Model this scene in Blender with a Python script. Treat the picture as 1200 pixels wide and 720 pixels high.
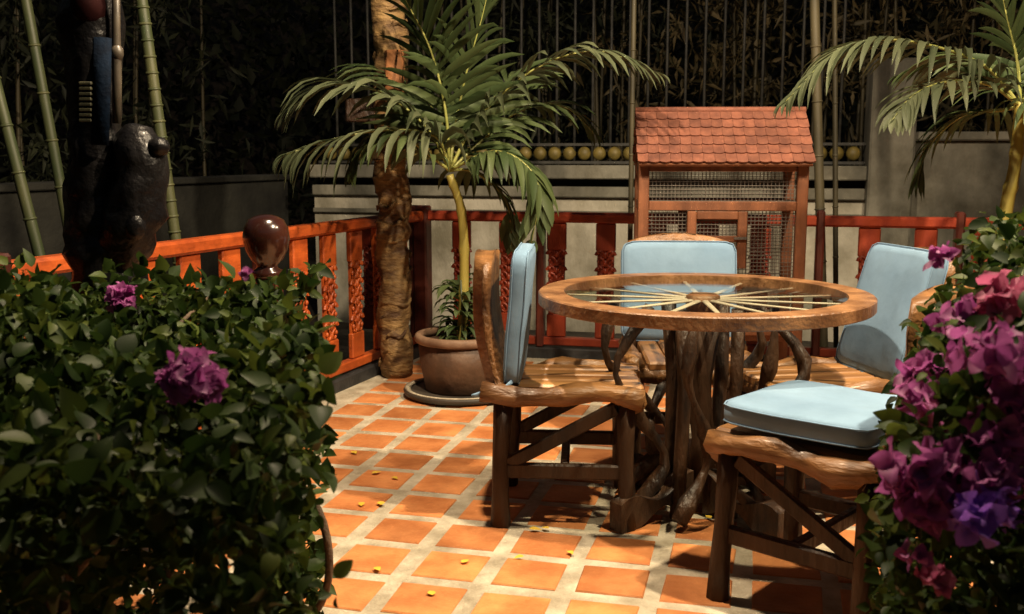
import bpy, math, random
from mathutils import Vector, Matrix, noise
R = math.radians
random.seed(7)
for o in list(bpy.data.objects): bpy.data.objects.remove(o)
S = bpy.context.scene
COL = S.collection

# ---------------------------------------------------------------- camera
H = 1.2; F = 1200.0; PITCH = 0.149
cd = bpy.data.cameras.new('camera'); cam = bpy.data.objects.new('camera', cd); COL.objects.link(cam)
cd.sensor_width = 36; cd.lens = 36; cd.clip_start = 0.05; cd.clip_end = 500
cam.location = (0, 0, H); cam.rotation_euler = (R(90) - PITCH, 0, 0)
cd.dof.use_dof = True; cd.dof.focus_distance = 3.6; cd.dof.aperture_fstop = 6.3
S.camera = cam
# ---------------------------------------------------------------- night sky
W = bpy.data.worlds.new('World'); S.world = W; W.use_nodes = True
wn = W.node_tree.nodes; bg = wn['Background']
sky = wn.new('ShaderNodeTexSky'); sky.sky_type = 'NISHITA'; sky.sun_disc = False
sky.sun_elevation = R(-.5); sky.sun_rotation = R(140)
W.node_tree.links.new(sky.outputs[0], bg.inputs[0]); bg.inputs[1].default_value = 0.11
# moonlight-weak sun
sd = bpy.data.lights.new('sun', 'SUN'); sd.energy = 0.006; sd.angle = R(10); sd.color = (1, .92, .82)
sun = bpy.data.objects.new('sun', sd); COL.objects.link(sun); sun.rotation_euler = (R(40), R(10), R(30))
# ---------------------------------------------------------------- view
S.view_settings.view_transform = 'Standard'; S.view_settings.look = 'None'
S.view_settings.exposure = 0.22; S.view_settings.gamma = 1
S.render.engine = 'CYCLES'
S.cycles.max_bounces = 8; S.cycles.transparent_max_bounces = 8
# terrace lamps: position, watts, colour, soft radius (fixtures are built further down)
LAMPS = [((1.85, 1.95, 3.9), 900, (1, .80, .54), .06, (.35, 4.3, 0)),
         ((1.75, 2.9, 2.75), 130, (1, .78, .53), .04, None),
         ((-.2, 3.05, 3.3), 400, (1, .78, .53), .05, None)]

# ---------------------------------------------------------------- helpers
def at(px, py, z):
    """floor/plane point seen at a photo pixel, at height z"""
    a = (px - 600) / F; b = (360 - py) / F
    d = Vector((a, math.cos(PITCH) + b * math.sin(PITCH), -math.sin(PITCH) + b * math.cos(PITCH)))
    return Vector((0, 0, H)) + d * ((z - H) / d.z)
def atY(px, py, Y):
    a = (px - 600) / F; b = (360 - py) / F
    d = Vector((a, math.cos(PITCH) + b * math.sin(PITCH), -math.sin(PITCH) + b * math.cos(PITCH)))
    return Vector((0, 0, H)) + d * (Y / d.y)
def rnd(a, b): return random.uniform(a, b)

class MB:
    def __init__(s): s.v = []; s.f = []; s.sm = []
    def add(s, vs, fs, smooth=False):
        n = len(s.v); s.v += [Vector(x) for x in vs]
        s.f += [tuple(i + n for i in f) for f in fs]; s.sm += [smooth] * len(fs); return s
    def box(s, c, d, rot=None, bev=0.0, taper=1.0):
        """box at centre c, size d; with a bevelled rim when bev>0"""
        c = Vector(c); hx, hy, hz = d[0] / 2, d[1] / 2, d[2] / 2
        b = min(bev, hx * .9, hy * .9, hz * .9)
        vs = []
        if b <= 0:
            vs = [Vector((x, y, z)) for z in (-hz, hz) for y in (-hy, hy) for x in (-hx, hx)]
            fs = [(0, 2, 3, 1), (4, 5, 7, 6), (0, 1, 5, 4), (2, 6, 7, 3), (0, 4, 6, 2), (1, 3, 7, 5)]
        else:
            idx = {}
            def V(x, y, z, k):
                vs.append(Vector((x, y, z))); idx[k] = len(vs) - 1
            for sx in (-1, 1):
                for sy in (-1, 1):
                    for sz in (-1, 1):
                        V(sx * hx, sy * (hy - b), sz * (hz - b), (sx, sy, sz, 0))
                        V(sx * (hx - b), sy * hy, sz * (hz - b), (sx, sy, sz, 1))
                        V(sx * (hx - b), sy * (hy - b), sz * hz, (sx, sy, sz, 2))
            fs = []
            def Q(*k): fs.append(tuple(idx[q] for q in k))
            for a in (-1, 1):
                q = [(a, -1, -1, 0), (a, 1, -1, 0), (a, 1, 1, 0), (a, -1, 1, 0)]; Q(*(q if a > 0 else q[::-1]))
                q = [(-1, a, -1, 1), (-1, a, 1, 1), (1, a, 1, 1), (1, a, -1, 1)]; Q(*(q if a > 0 else q[::-1]))
                q = [(-1, -1, a, 2), (1, -1, a, 2), (1, 1, a, 2), (-1, 1, a, 2)]; Q(*(q if a > 0 else q[::-1]))
            for a in (-1, 1):
                for c2 in (-1, 1):
                    fl = a * c2 > 0
                    q = [(a, c2, -1, 0), (a, c2, -1, 1), (a, c2, 1, 1), (a, c2, 1, 0)]; Q(*(q if fl else q[::-1]))
                    q = [(-1, a, c2, 1), (-1, a, c2, 2), (1, a, c2, 2), (1, a, c2, 1)]; Q(*(q if fl else q[::-1]))
                    q = [(a, -1, c2, 2), (a, -1, c2, 0), (a, 1, c2, 0), (a, 1, c2, 2)]; Q(*(q if fl else q[::-1]))
                    for e in (-1, 1):
                        q = [(a, c2, e, 0), (a, c2, e, 1), (a, c2, e, 2)]; Q(*(q if a * c2 * e > 0 else q[::-1]))
        if taper != 1.0:
            for v in vs:
                if v.z < 0: v.x *= taper; v.y *= taper
        if rot is not None:
            vs = [rot @ v for v in vs]
        return s.add([v + c for v in vs], fs)
    def tube(s, pts, rad, n=8, cap=True, smooth=True, wob=0.0, seed=0, flat=1.0):
        pts = [Vector(p) for p in pts]; m = len(pts)
        if not hasattr(rad, '__len__'): rad = [rad] * m
        vs = []; prev = None
        for i, p in enumerate(pts):
            t = (pts[min(i + 1, m - 1)] - pts[max(i - 1, 0)])
            t = t.normalized() if t.length > 1e-9 else Vector((0, 0, 1))
            if prev is None:
                a = Vector((1, 0, 0)) if abs(t.x) < .8 else Vector((0, 1, 0))
                prev = (a - t * a.dot(t)).normalized()
            else:
                prev = (prev - t * prev.dot(t)).normalized()
            q = t.cross(prev)
            for k in range(n):
                th = 2 * math.pi * k / n
                r = rad[i]
                if wob: r *= 1 + wob * noise.noise(Vector((math.cos(th) * 1.3 + seed * 7.1, math.sin(th) * 1.3, i * .55 + seed)))
                vs.append(p + (prev * math.cos(th) + q * math.sin(th) * flat) * r)
        fs = []
        for i in range(m - 1):
            for k in range(n):
                k2 = (k + 1) % n
                fs.append((i * n + k, i * n + k2, (i + 1) * n + k2, (i + 1) * n + k))
        if cap:
            fs.append(tuple(range(n - 1, -1, -1))); fs.append(tuple((m - 1) * n + k for k in range(n)))
        return s.add(vs, fs, smooth)
    def lathe(s, prof, c=(0, 0, 0), n=32, smooth=True, wob=0.0, closed=False):
        c = Vector(c); vs = []; m = len(prof)
        for r, z in prof:
            for k in range(n):
                th = 2 * math.pi * k / n
                rr = r * (1 + wob * noise.noise(Vector((math.cos(th) * 1.5, math.sin(th) * 1.5, z * 6))))
                vs.append(c + Vector((rr * math.cos(th), rr * math.sin(th), z)))
        fs = []
        for i in range(m if closed else m - 1):
            for k in range(n):
                k2 = (k + 1) % n; j = (i + 1) % m
                fs.append((i * n + k, i * n + k2, j * n + k2, j * n + k))
        if not closed:
            if prof[0][0] > 1e-6: fs.append(tuple(range(n - 1, -1, -1)))
            if prof[-1][0] > 1e-6: fs.append(tuple((m - 1) * n + k for k in range(n)))
        return s.add(vs, fs, smooth)
    def ell(s, c, r, n=10, m=6, rot=None, wob=0.0, seed=0):
        c = Vector(c); vs = []; fs = []
        for i in range(m + 1):
            ph = math.pi * i / m
            for k in range(n):
                th = 2 * math.pi * k / n
                u = Vector((math.sin(ph) * math.cos(th), math.sin(ph) * math.sin(th), math.cos(ph)))
                g = 1 + (wob * noise.noise(u * 1.7 + Vector((seed, seed * .3, 0))) if wob else 0)
                v = Vector((u.x * r[0], u.y * r[1], u.z * r[2])) * g
                vs.append((rot @ v if rot else v) + c)
        for i in range(m):
            for k in range(n):
                k2 = (k + 1) % n
                fs.append((i * n + k, (i + 1) * n + k, (i + 1) * n + k2, i * n + k2))
        return s.add(vs, fs, True)
    def mesh(s, name):
        me = bpy.data.meshes.new(name); me.from_pydata([tuple(v) for v in s.v], [], s.f)
        me.polygons.foreach_set('use_smooth', s.sm); me.update(); return me
    def build(s, name, mat, parent=None, loc=None, rotz=None):
        return obj(name, s.mesh(name), mat, parent, loc, rotz)
def obj(name, me, mat, parent=None, loc=None, rotz=None):
    if mat and not me.materials: me.materials.append(mat)
    o = bpy.data.objects.new(name, me); COL.objects.link(o)
    if parent: o.parent = parent
    if loc is not None: o.location = loc
    if rotz is not None: o.rotation_euler = (0, 0, rotz)
    return o
def tag(o, label=None, cat=None, group=None, kind=None):
    if label: o['label'] = label
    if cat: o['category'] = cat
    if group: o['group'] = group
    if kind: o['kind'] = kind
    return o
def thing(name, label, cat, loc=(0, 0, 0), rotz=0, group=None):
    o = bpy.data.objects.new(name, None); COL.objects.link(o); o.empty_display_size = .1
    o.location = loc; o.rotation_euler = (0, 0, rotz)
    return tag(o, label, cat, group)
def bez(p0, p1, p2, p3, n):
    out = []
    for i in range(n + 1):
        t = i / n; u = 1 - t
        out.append(Vector(p0) * u**3 + Vector(p1) * 3 * u * u * t + Vector(p2) * 3 * u * t * t + Vector(p3) * t**3)
    return out
def spline(pts, n):
    """Catmull-Rom through pts"""
    pts = [Vector(p) for p in pts]; P = [pts[0] * 2 - pts[1]] + pts + [pts[-1] * 2 - pts[-2]]
    out = []; k = len(pts) - 1
    for i in range(n + 1):
        t = i / n * k; j = min(int(t), k - 1); t -= j
        a, b, c, d = P[j:j + 4]
        out.append(.5 * ((2 * b) + (c - a) * t + (2 * a - 5 * b + 4 * c - d) * t * t + (3 * b - a - 3 * c + d) * t**3))
    return out

# ---------------------------------------------------------------- materials
def mat(name, c1, c2=None, rough=.6, scale=8, stretch=(1, 1, 1), bump=0.0, bscale=None, spec=.5, island=False,
        detail=5, metal=0, coat=0.0, transl=0.0, rvar=0.0, dirt=0.0, dscale=3.0, dcol=(.25, .2, .14), mid=None, lo=.35, hi=.65):
    m = bpy.data.materials.new(name); m.use_nodes = True; nt = m.node_tree; N = nt.nodes; L = nt.links
    b = N['Principled BSDF']; out = N['Material Output']
    b.inputs['Roughness'].default_value = rough; b.inputs['Specular IOR Level'].default_value = spec
    b.inputs['Metallic'].default_value = metal; b.inputs['Coat Weight'].default_value = coat
    b.inputs['Coat Roughness'].default_value = .15
    c2 = c2 or c1
    tc = N.new('ShaderNodeTexCoord'); mp = N.new('ShaderNodeMapping'); mp.inputs['Scale'].default_value = stretch
    oi = N.new('ShaderNodeObjectInfo')
    add = N.new('ShaderNodeVectorMath'); add.operation = 'ADD'
    sc = N.new('ShaderNodeVectorMath'); sc.operation = 'SCALE'; sc.inputs['Scale'].default_value = 13.7
    cmb = N.new('ShaderNodeCombineXYZ'); L.new(oi.outputs['Random'], cmb.inputs[0]); L.new(oi.outputs['Random'], cmb.inputs[1])
    L.new(cmb.outputs[0], sc.inputs[0])
    L.new(tc.outputs['Object'], mp.inputs[0]); L.new(mp.outputs[0], add.inputs[0]); L.new(sc.outputs[0], add.inputs[1])
    nz = N.new('ShaderNodeTexNoise'); nz.inputs['Scale'].default_value = scale; nz.inputs['Detail'].default_value = detail
    L.new(add.outputs[0], nz.inputs['Vector'])
    rp = N.new('ShaderNodeValToRGB'); rp.color_ramp.elements[0].position = lo; rp.color_ramp.elements[1].position = hi
    rp.color_ramp.elements[0].color = (*c1, 1); rp.color_ramp.elements[1].color = (*c2, 1)
    col = rp.outputs[0]
    if island:
        g = N.new('ShaderNodeNewGeometry')
        mm = N.new('ShaderNodeMath'); mm.operation = 'ADD'; L.new(g.outputs['Random Per Island'], mm.inputs[0]); L.new(oi.outputs['Random'], mm.inputs[1])
        fr = N.new('ShaderNodeMath'); fr.operation = 'FRACT'; L.new(mm.outputs[0], fr.inputs[0])
        rp.color_ramp.elements[0].position = 0; rp.color_ramp.elements[1].position = 1
        L.new(fr.outputs[0], rp.inputs[0])
    else:
        L.new(nz.outputs['Fac'], rp.inputs[0])
    if rvar:
        hs = N.new('ShaderNodeHueSaturation'); ma = N.new('ShaderNodeMath'); ma.operation = 'MULTIPLY_ADD'
        ma.inputs[1].default_value = rvar; ma.inputs[2].default_value = 1 - rvar / 2
        L.new(oi.outputs['Random'], ma.inputs[0]); L.new(ma.outputs[0], hs.inputs['Value']); L.new(col, hs.inputs['Color']); col = hs.outputs[0]
    if mid is not None:
        e_ = rp.color_ramp.elements.new(mid[0]); e_.color = (*mid[1], 1)
    if dirt:
        gp = N.new('ShaderNodeNewGeometry'); n3 = N.new('ShaderNodeTexNoise'); n3.inputs['Scale'].default_value = dscale; n3.inputs['Detail'].default_value = 9; n3.inputs['Roughness'].default_value = .65
        L.new(gp.outputs['Position'], n3.inputs['Vector'])
        r3 = N.new('ShaderNodeValToRGB'); r3.color_ramp.elements[0].position = .42; r3.color_ramp.elements[1].position = .68
        r3.color_ramp.elements[0].color = (0, 0, 0, 1); r3.color_ramp.elements[1].color = (dirt, dirt, dirt, 1)
        L.new(n3.outputs['Fac'], r3.inputs[0]); mc = N.new('ShaderNodeMixRGB'); mc.blend_type = 'MULTIPLY'; mc.inputs[2].default_value = (*dcol, 1)
        L.new(r3.outputs[0], mc.inputs[0]); L.new(col, mc.inputs[1]); col = mc.outputs[0]
    L.new(col, b.inputs['Base Color'])
    if bump:
        n2 = N.new('ShaderNodeTexNoise'); n2.inputs['Scale'].default_value = bscale or scale * 3; n2.inputs['Detail'].default_value = 6
        L.new(add.outputs[0], n2.inputs['Vector'])
        bp = N.new('ShaderNodeBump'); bp.inputs['Strength'].default_value = bump; bp.inputs['Distance'].default_value = .02
        L.new(n2.outputs['Fac'], bp.inputs['Height']); L.new(bp.outputs[0], b.inputs['Normal'])
    if transl:
        tr = N.new('ShaderNodeBsdfTranslucent'); L.new(col, tr.inputs[0]); mx = N.new('ShaderNodeMixShader'); mx.inputs[0].default_value = transl
        L.new(b.outputs[0], mx.inputs[1]); L.new(tr.outputs[0], mx.inputs[2]); L.new(mx.outputs[0], out.inputs[0])
    return m
M = {}
M['soil'] = mat('soil', (.02, .015, .01), (.05, .04, .03), .9, 12, bump=.6)
M['grout'] = mat('grout', (.36, .31, .22), (.58, .52, .40), .85, 9, bump=.5, bscale=60, dirt=.7, dscale=6, dcol=(.5, .46, .40))
M['tile'] = mat('terracotta_tile', (.46, .16, .048), (.64, .26, .09), .6, 7, bump=.25, bscale=45, rvar=.38, spec=.35, dirt=.55, dscale=5, dcol=(.5, .4, .32))
M['lacquer'] = mat('red_lacquered_wood', (.20, .024, .010), (.30, .045, .016), .42, 14, (1, 1, .2), bump=.15, bscale=50, rvar=.25)
M['orange_lacquer'] = mat('orange_lacquered_wood', (.36, .062, .012), (.52, .105, .018), .45, 10, (.3, 1, 1), bump=.2, bscale=50, rvar=.2, dirt=.7, dscale=11, dcol=(.4, .35, .3))
M['darkred'] = mat('dark_red_wood', (.055, .010, .006), (.11, .02, .01), .5, 12, (1, 1, .2), bump=.2)
M['black_base'] = mat('black_painted_base', (.012, .012, .013), (.03, .03, .03), .6, 12, bump=.2)
M['render'] = mat('weathered_render', (.10, .098, .08), (.25, .24, .195), .9, 3.2, (1, 1, .5), bump=.4, bscale=30, detail=8, dirt=.9, dscale=2.2, dcol=(.32, .30, .24))
M['render_pale'] = mat('pale_render', (.30, .285, .23), (.52, .49, .41), .9, 3.2, (1, 1, .5), bump=.4, bscale=30, detail=8, dirt=.8, dscale=2.6, dcol=(.4, .38, .3))
M['render_dark'] = mat('dark_render', (.005, .005, .004), (.025, .025, .019), .9, 3, bump=.5, bscale=25, detail=8)  # near-black render, also stands for shade under the ledge
M['iron'] = mat('grey_iron', (.022, .022, .02), (.045, .045, .04), .65, 20)
M['gold'] = mat('gold_paint', (.11, .085, .02), (.20, .15, .035), .55, 20)
M['roofred'] = mat('red_roof_shingle', (.14, .047, .029), (.225, .08, .046), .75, 16, bump=.3, rvar=.3, dirt=.6, dscale=9, dcol=(.45, .4, .36))
M['hutchwood'] = mat('orange_brown_wood', (.13, .045, .018), (.24, .09, .038), .55, 14, (1, 1, .12), bump=.25, dirt=.5, dscale=8)
M['wire'] = mat('wire', (.09, .08, .07), (.14, .12, .10), .6, 30, metal=.2)
M['tablewood'] = mat('honey_brown_wood', (.12, .052, .02), (.29, .145, .062), .45, 11, (1, 1, 1), bump=.4, bscale=40, coat=.08)
M['spoke'] = mat('pale_spoke_wood', (.46, .39, .29), (.60, .52, .40), .55, 12, bump=.15)
M['chairwood'] = mat('polished_brown_wood', (.06, .024, .008), (.30, .14, .045), .46, 10, (.2, 1, 1), bump=.55, bscale=40, coat=.06, lo=.32, hi=.72)
M['plank'] = mat('golden_plank', (.16, .065, .02), (.44, .22, .08), .4, 9, (.12, 1, 1), bump=.3, bscale=24, coat=.15, rvar=.2)
M['darkwood'] = mat('dark_wood', (.014, .007, .004), (.05, .024, .011), .55, 9, (1, 1, .25), bump=.5, bscale=40, spec=.35)
M['root'] = mat('gnarled_root_wood', (.010, .005, .003), (.06, .028, .012), .5, 14, (1, 1, .4), bump=.8, bscale=35)  # root wood darkened to carry the shade beneath the table
M['blue'] = mat('pale_blue_cushion_cloth', (.155, .255, .375), (.19, .30, .425), .9, 5, bump=.14, bscale=11, dirt=.4, dscale=7, dcol=(.7, .7, .68), spec=.25)
M['pot'] = mat('brown_clay', (.065, .034, .019), (.12, .066, .036), .6, 7, bump=.25, bscale=25, dirt=.6, dscale=8)  # clay darkened, the shade on the pot put into its colour
M['potrim'] = mat('worn_clay_rim', (.15, .085, .05), (.25, .155, .095), .65, 9, bump=.3)
M['saucer'] = mat('dark_saucer', (.02, .017, .013), (.05, .04, .03), .6, 5, bump=.3)
M['bark'] = mat('rough_palm_bark', (.06, .027, .009), (.27, .165, .06), .75, 9, (1, 1, 2.2), bump=1.0, bscale=18)
M['barkorange'] = mat('lit_orange_bark', (.20, .075, .022), (.30, .12, .04), .75, 8, bump=.6)
M['cane'] = mat('yellow_cane', (.16, .14, .025), (.29, .23, .045), .55, 6, (1, 1, .5), bump=.1)
M['palm'] = mat('palm_green', (.030, .055, .015), (.080, .110, .036), .6, island=True, transl=.25)
M['palm2'] = mat('palm_grey_green', (.050, .066, .030), (.095, .110, .054), .6, island=True, transl=.2)
M['rachis'] = mat('palm_rachis', (.20, .22, .05), (.30, .30, .09), .45, 9)
M['leaf'] = mat('bush_leaf', (.009, .021, .004), (.070, .092, .014), .5, island=True, transl=.32, spec=.14, mid=(.7, (.030, .052, .010)))
M['leafnear'] = mat('near_leaf', (.009, .021, .004), (.070, .092, .014), .5, island=True, transl=.32, spec=.14, mid=(.7, (.030, .052, .010)))
M['stem'] = mat('brown_stem', (.05, .03, .015), (.11, .07, .04), .8, 20, bump=.5)
M['magenta'] = mat('magenta_bract', (.26, .05, .21), (.46, .13, .36), .6, island=True, transl=.45)
M['violet'] = mat('violet_bract', (.22, .07, .46), (.34, .15, .66), .6, island=True, transl=.45)
M['rose'] = mat('pink_bract', (.40, .08, .18), (.55, .17, .28), .6, island=True, transl=.45)
M['bamboo'] = mat('bamboo_cane', (.024, .036, .012), (.07, .072, .028), .55, 5, (1, 1, .6))
M['bamboodry'] = mat('dry_bamboo_cane', (.03, .026, .013), (.075, .062, .03), .6, 5, (1, 1, .6))
M['thicket'] = mat('thicket_leaf', (.04, .036, .014), (.19, .145, .07), .6, island=True, transl=.3)
M['thicketgreen'] = mat('thicket_green_leaf', (.006, .010, .003), (.025, .03, .010), .7, island=True, transl=.2)
M['blackgloss'] = mat('polished_black_wood', (.004, .004, .005), (.009, .008, .008), .34, 9, bump=.6, bscale=22, coat=.05, spec=.2)
M['bluecloth'] = mat('dark_blue_cloth', (.0012, .0035, .009), (.0025, .0075, .018), .85, 30, bump=.2, spec=.08)
M['redpaint'] = mat('dark_red_paint', (.008, .001, .0015), (.014, .002, .002), .85, 20, spec=.08)
M['olive'] = mat('olive_carving', (.02, .02, .008), (.04, .038, .015), .7, 20)
M['stick'] = mat('grey_brown_stick', (.05, .04, .03), (.09, .075, .055), .4, 20)
M['brownball'] = mat('glossy_brown_varnish', (.02, .006, .004), (.042, .013, .008), .2, 7, coat=.5)
M['petal'] = mat('yellow_petal', (.55, .36, .02), (.70, .48, .06), .6, 20)
M['metal'] = mat('lamp_metal', (.04, .04, .04), (.06, .06, .06), .4, 20, metal=.6)
def glass_mat():
    m = bpy.data.materials.new('table_glass'); m.use_nodes = True; N = m.node_tree.nodes; L = m.node_tree.links
    N.remove(N['Principled BSDF']); out = N['Material Output']
    t = N.new('ShaderNodeBsdfTransparent'); t.inputs[0].default_value = (.92, .94, .92, 1)
    g = N.new('ShaderNodeBsdfGlossy'); g.inputs['Roughness'].default_value = .02
    fr = N.new('ShaderNodeFresnel'); fr.inputs[0].default_value = 1.8
    ge = N.new('ShaderNodeNewGeometry'); iv = N.new('ShaderNodeMath'); iv.operation = 'SUBTRACT'; iv.inputs[0].default_value = 1; L.new(ge.outputs['Backfacing'], iv.inputs[1])
    mu = N.new('ShaderNodeMath'); mu.operation = 'MULTIPLY'; L.new(fr.outputs[0], mu.inputs[0]); L.new(iv.outputs[0], mu.inputs[1])
    mx = N.new('ShaderNodeMixShader'); L.new(mu.outputs[0], mx.inputs[0]); L.new(t.outputs[0], mx.inputs[1]); L.new(g.outputs[0], mx.inputs[2])
    L.new(mx.outputs[0], out.inputs[0]); return m
M['glass'] = glass_mat()
def bulb_mat():
    m = bpy.data.materials.new('lit_bulb'); m.use_nodes = True; N = m.node_tree.nodes
    b = N['Principled BSDF']; b.inputs['Emission Color'].default_value = (1, .8, .55, 1); b.inputs['Emission Strength'].default_value = 8
    return m
M['bulb'] = bulb_mat()

# ================================================================ SETTING
YAW = -.233; GX = Vector((math.cos(YAW), math.sin(YAW), 0)); GY = Vector((-math.sin(YAW), math.cos(YAW), 0))
PIT = .24
def grid(i, j): return GX * (i * PIT - 1.2012) + GY * (j * PIT + 2.389)
# railing lines
LA = at(400, 452, 0)
ldir = Vector((math.sin(R(20)), math.cos(R(20)), 0))
BA = at(860, 251.5, .86); BA.z = 0; bdir = GX.copy()
def isect(a, d, b, e):
    den = d.x * e.y - d.y * e.x; t = ((b.x - a.x) * e.y - (b.y - a.y) * e.x) / den; return a + d * t
CORNER = isect(LA, ldir, BA, bdir)
lnorm = Vector((ldir.y, -ldir.x, 0))      # into the terrace
bnorm = Vector((bdir.y, -bdir.x, 0))      # towards the camera

g = MB(); g.add([(-150, -150, -.16), (150, -150, -.16), (150, 150, -.16), (-150, 150, -.16)], [(0, 1, 2, 3)])
tag(g.build('garden_ground', M['soil']), kind='structure')
# terrace slab (mortar bed) following both railings
P0 = CORNER - lnorm * .04 - bnorm * .04
P1 = P0 + bdir * 6.5; P3 = P0 - ldir * 7.6; P2 = P1 - ldir * 7.6 + bdir * 2
g = MB(); poly = [P0, P3, P2, P1]
g.add([Vector((p.x, p.y, -.0045)) for p in poly] + [Vector((p.x, p.y, -.3)) for p in poly],
      [(0, 1, 2, 3), (7, 6, 5, 4), (0, 4, 5, 1), (1, 5, 6, 2), (2, 6, 7, 3), (3, 7, 4, 0)])
floor = tag(g.build('terrace_floor', M['grout']), kind='structure')
def tile_mesh(k):
    g = MB(); rr = random.Random(k); s = .0935
    cs = [(-s, -s), (s, -s), (s, s), (-s, s)]
    cs = [(x + rr.uniform(-.004, .004), y + rr.uniform(-.004, .004)) for x, y in cs]
    lo = [(x, y, -.02) for x, y in cs]; mi = [(x, y, -.0035) for x, y in cs]; hi = [(x * .965, y * .965, rr.uniform(-.0006, .0006)) for x, y in cs]
    fs = [(8, 9, 10, 11)]
    for a in (0, 4):
        for i in range(4): fs.append((a + i, a + (i + 1) % 4, a + 4 + (i + 1) % 4, a + 4 + i))
    g.add(lo + mi + hi, fs); m = g.mesh('tile'); m.materials.append(M['tile']); return m
TM = [tile_mesh(k) for k in range(8)]
rest = MB(); ntile = 0; random.seed(3)
cells = []
for i in range(-9, 22):
    for j in range(-9, 16):
        c = grid(i + .5, j + .5)
        if (c - LA).dot(lnorm) < .17 or (c - BA).dot(bnorm) < .17: continue
        px = 600 + F * c.x / max(c.y, .1)
        vis = c.y > 2.3 and 240 < px < 1120
        cells.append((not vis, c))
for hid, c in sorted(cells, key=lambda t: t[0]):
    if not hid and ntile < 300:
        o = obj('tile', random.choice(TM), None, floor, (c.x + rnd(-.004, .004), c.y + rnd(-.004, .004), rnd(-.0012, .0012)),
                YAW + random.choice((0, 1, 2, 3)) * R(90) + rnd(-.018, .018)); ntile += 1
    else:
        m = Matrix.Rotation(YAW, 3, 'Z')
        rest.box((c.x, c.y, -.0105), (.187, .187, .02), m)
r = rest.build('tiling', M['tile'], floor); tag(r, kind='stuff')

# ---------------------------------------------------------------- railings
def board_mesh(zlo, zhi, w, th):
    """carved baluster board: solid ends, thinner ground with raised scrollwork between. x across, y front -> -y"""
    g = MB(); ca, cb = zlo + (zhi - zlo) * .20, zlo + (zhi - zlo) * .76
    g.box((0, 0, (zlo + ca) / 2), (w, th, ca - zlo), bev=.006)
    g.box((0, 0, (cb + zhi) / 2), (w, th, zhi - cb), bev=.006)
    g.box((0, .004, (ca + cb) / 2), (w * .86, th * .4, cb - ca + .01))
    rr = random.Random(5); n = 8
    for q in range(n):
        z = ca + (cb - ca) * (q + .5) / n
        for sx in (-1, 1):
            cx = sx * w * .25
            pts = []
            for k in range(9):
                a = k / 8 * 4.6 + (0 if q % 2 else 1.5); r_ = .030 * (1 - k / 13)
                pts.append((cx + sx * math.cos(a) * r_, -th * .28, z + math.sin(a) * r_ * 1.05))
            g.tube(pts, [.0095 - .0005 * k for k in range(9)], 5, cap=False)
            g.ell((cx + sx * .012, -th * .3, z + .012), (.011, .010, .014), 6, 4)
        g.ell((0, -th * .3, z), (.014, .012, .022), 6, 4)
    return g.mesh('baluster_board')
def railing(name, label, A, d, length, rz, zt, rail_mat, board_mat, post_mat, spacing, boardw, posts, start, pw=.09):
    root = thing(name, label, 'railing', A, rz)
    g = MB(); g.box((length / 2, 0, zt - .03), (length, .075, .06), bev=.012); g.build('top_rail', rail_mat, root)
    g = MB(); g.box((length / 2, 0, .095), (length, .055, .05), bev=.006); g.build('bottom_rail', rail_mat, root)
    g = MB(); g.box((length / 2, 0, .0), (length, .11, .12), bev=.008); g.build('base_beam', M['black_base'] if name != 'back' else M['black_base'], root)
    bm = board_mesh(.121, zt - .061, boardw, .03); bm.materials.append(board_mat)
    x = start
    while x < length - .08:
        if all(abs(x - p) > pw / 2 + boardw / 2 + .001 for p in posts):
            obj('baluster_board', bm, None, root, (x, 0, 0))
        x += spacing
    pg = MB(); pg.box((0, 0, (zt + .02) / 2 + .035), (pw, .09, zt - .03), bev=.01); pm = pg.mesh('post'); pm.materials.append(post_mat)
    for p in posts: obj('post', pm, None, root, (p, -.006, .0))
    return root
LLEN = 5.2
Lstart = CORNER - ldir * LLEN
lrz = math.atan2(ldir.y, ldir.x)
railing('wooden_railing', 'orange lacquered wooden railing running behind the dark leafy hedge', Lstart, ldir, LLEN, lrz, .86,
        M['orange_lacquer'], M['orange_lacquer'], M['darkred'], .275, .13, [.5, 2.0, 3.5, LLEN - .02], .22)
blen = 6.0
bx_of = lambda px: (isect(Vector((0, 0, 0)), Vector(((px - 600) / F, math.cos(PITCH), 0)).normalized(), BA, bdir) - CORNER).dot(bdir)
bposts = [bx_of(p) for p in (487, 634, 797, 957, 1118)]
railing('wooden_railing', 'dark red railing of carved boards in front of the pale garden wall', CORNER, bdir, blen, math.atan2(bdir.y, bdir.x), .86,
        M['lacquer'], M['lacquer'], M['darkred'], (bx_of(708) - bx_of(651)), .115, bposts, bx_of(652) - 4 * (bx_of(708) - bx_of(651)), .045)

# ---------------------------------------------------------------- garden wall, fence behind
WD = 1.75                                            # wall face behind the back railing
WO = CORNER - bnorm * WD - bdir * 1.5
wroot = thing('garden_wall', 'weathered pale rendered garden wall with moulded ledges behind the red railing', 'wall', WO, math.atan2(bdir.y, bdir.x))
def wx(px):                                          # photo column -> distance along the wall
    return (isect(Vector((0, 0, 0)), Vector(((px - 600) / F, 1, 0)), WO, bdir) - WO).dot(bdir)
def wz(px, py):                                      # photo row on the wall face -> height
    x = wx(px); p = WO + bdir * x; return H + p.y * math.tan(math.atan((360 - py) / F) - PITCH)
zl = wz(700, 194); xe = wx(1012); xp2 = wx(1064)
g = MB(); g.box((xe / 2, .16, (zl - .24 - .2) / 2), (xe, .26, zl - .24 + .2)); g.build('wall_face', M['render_pale'], wroot)
for (z0, z1, d_) in ((zl - .24, zl - .16, .05), (zl - .10, zl, .09)):
    g = MB(); g.box((xe / 2, .16 - d_ / 2, (z0 + z1) / 2), (xe, .26 + d_, z1 - z0), bev=.008); g.build('ledge', M['render'], wroot)
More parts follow.
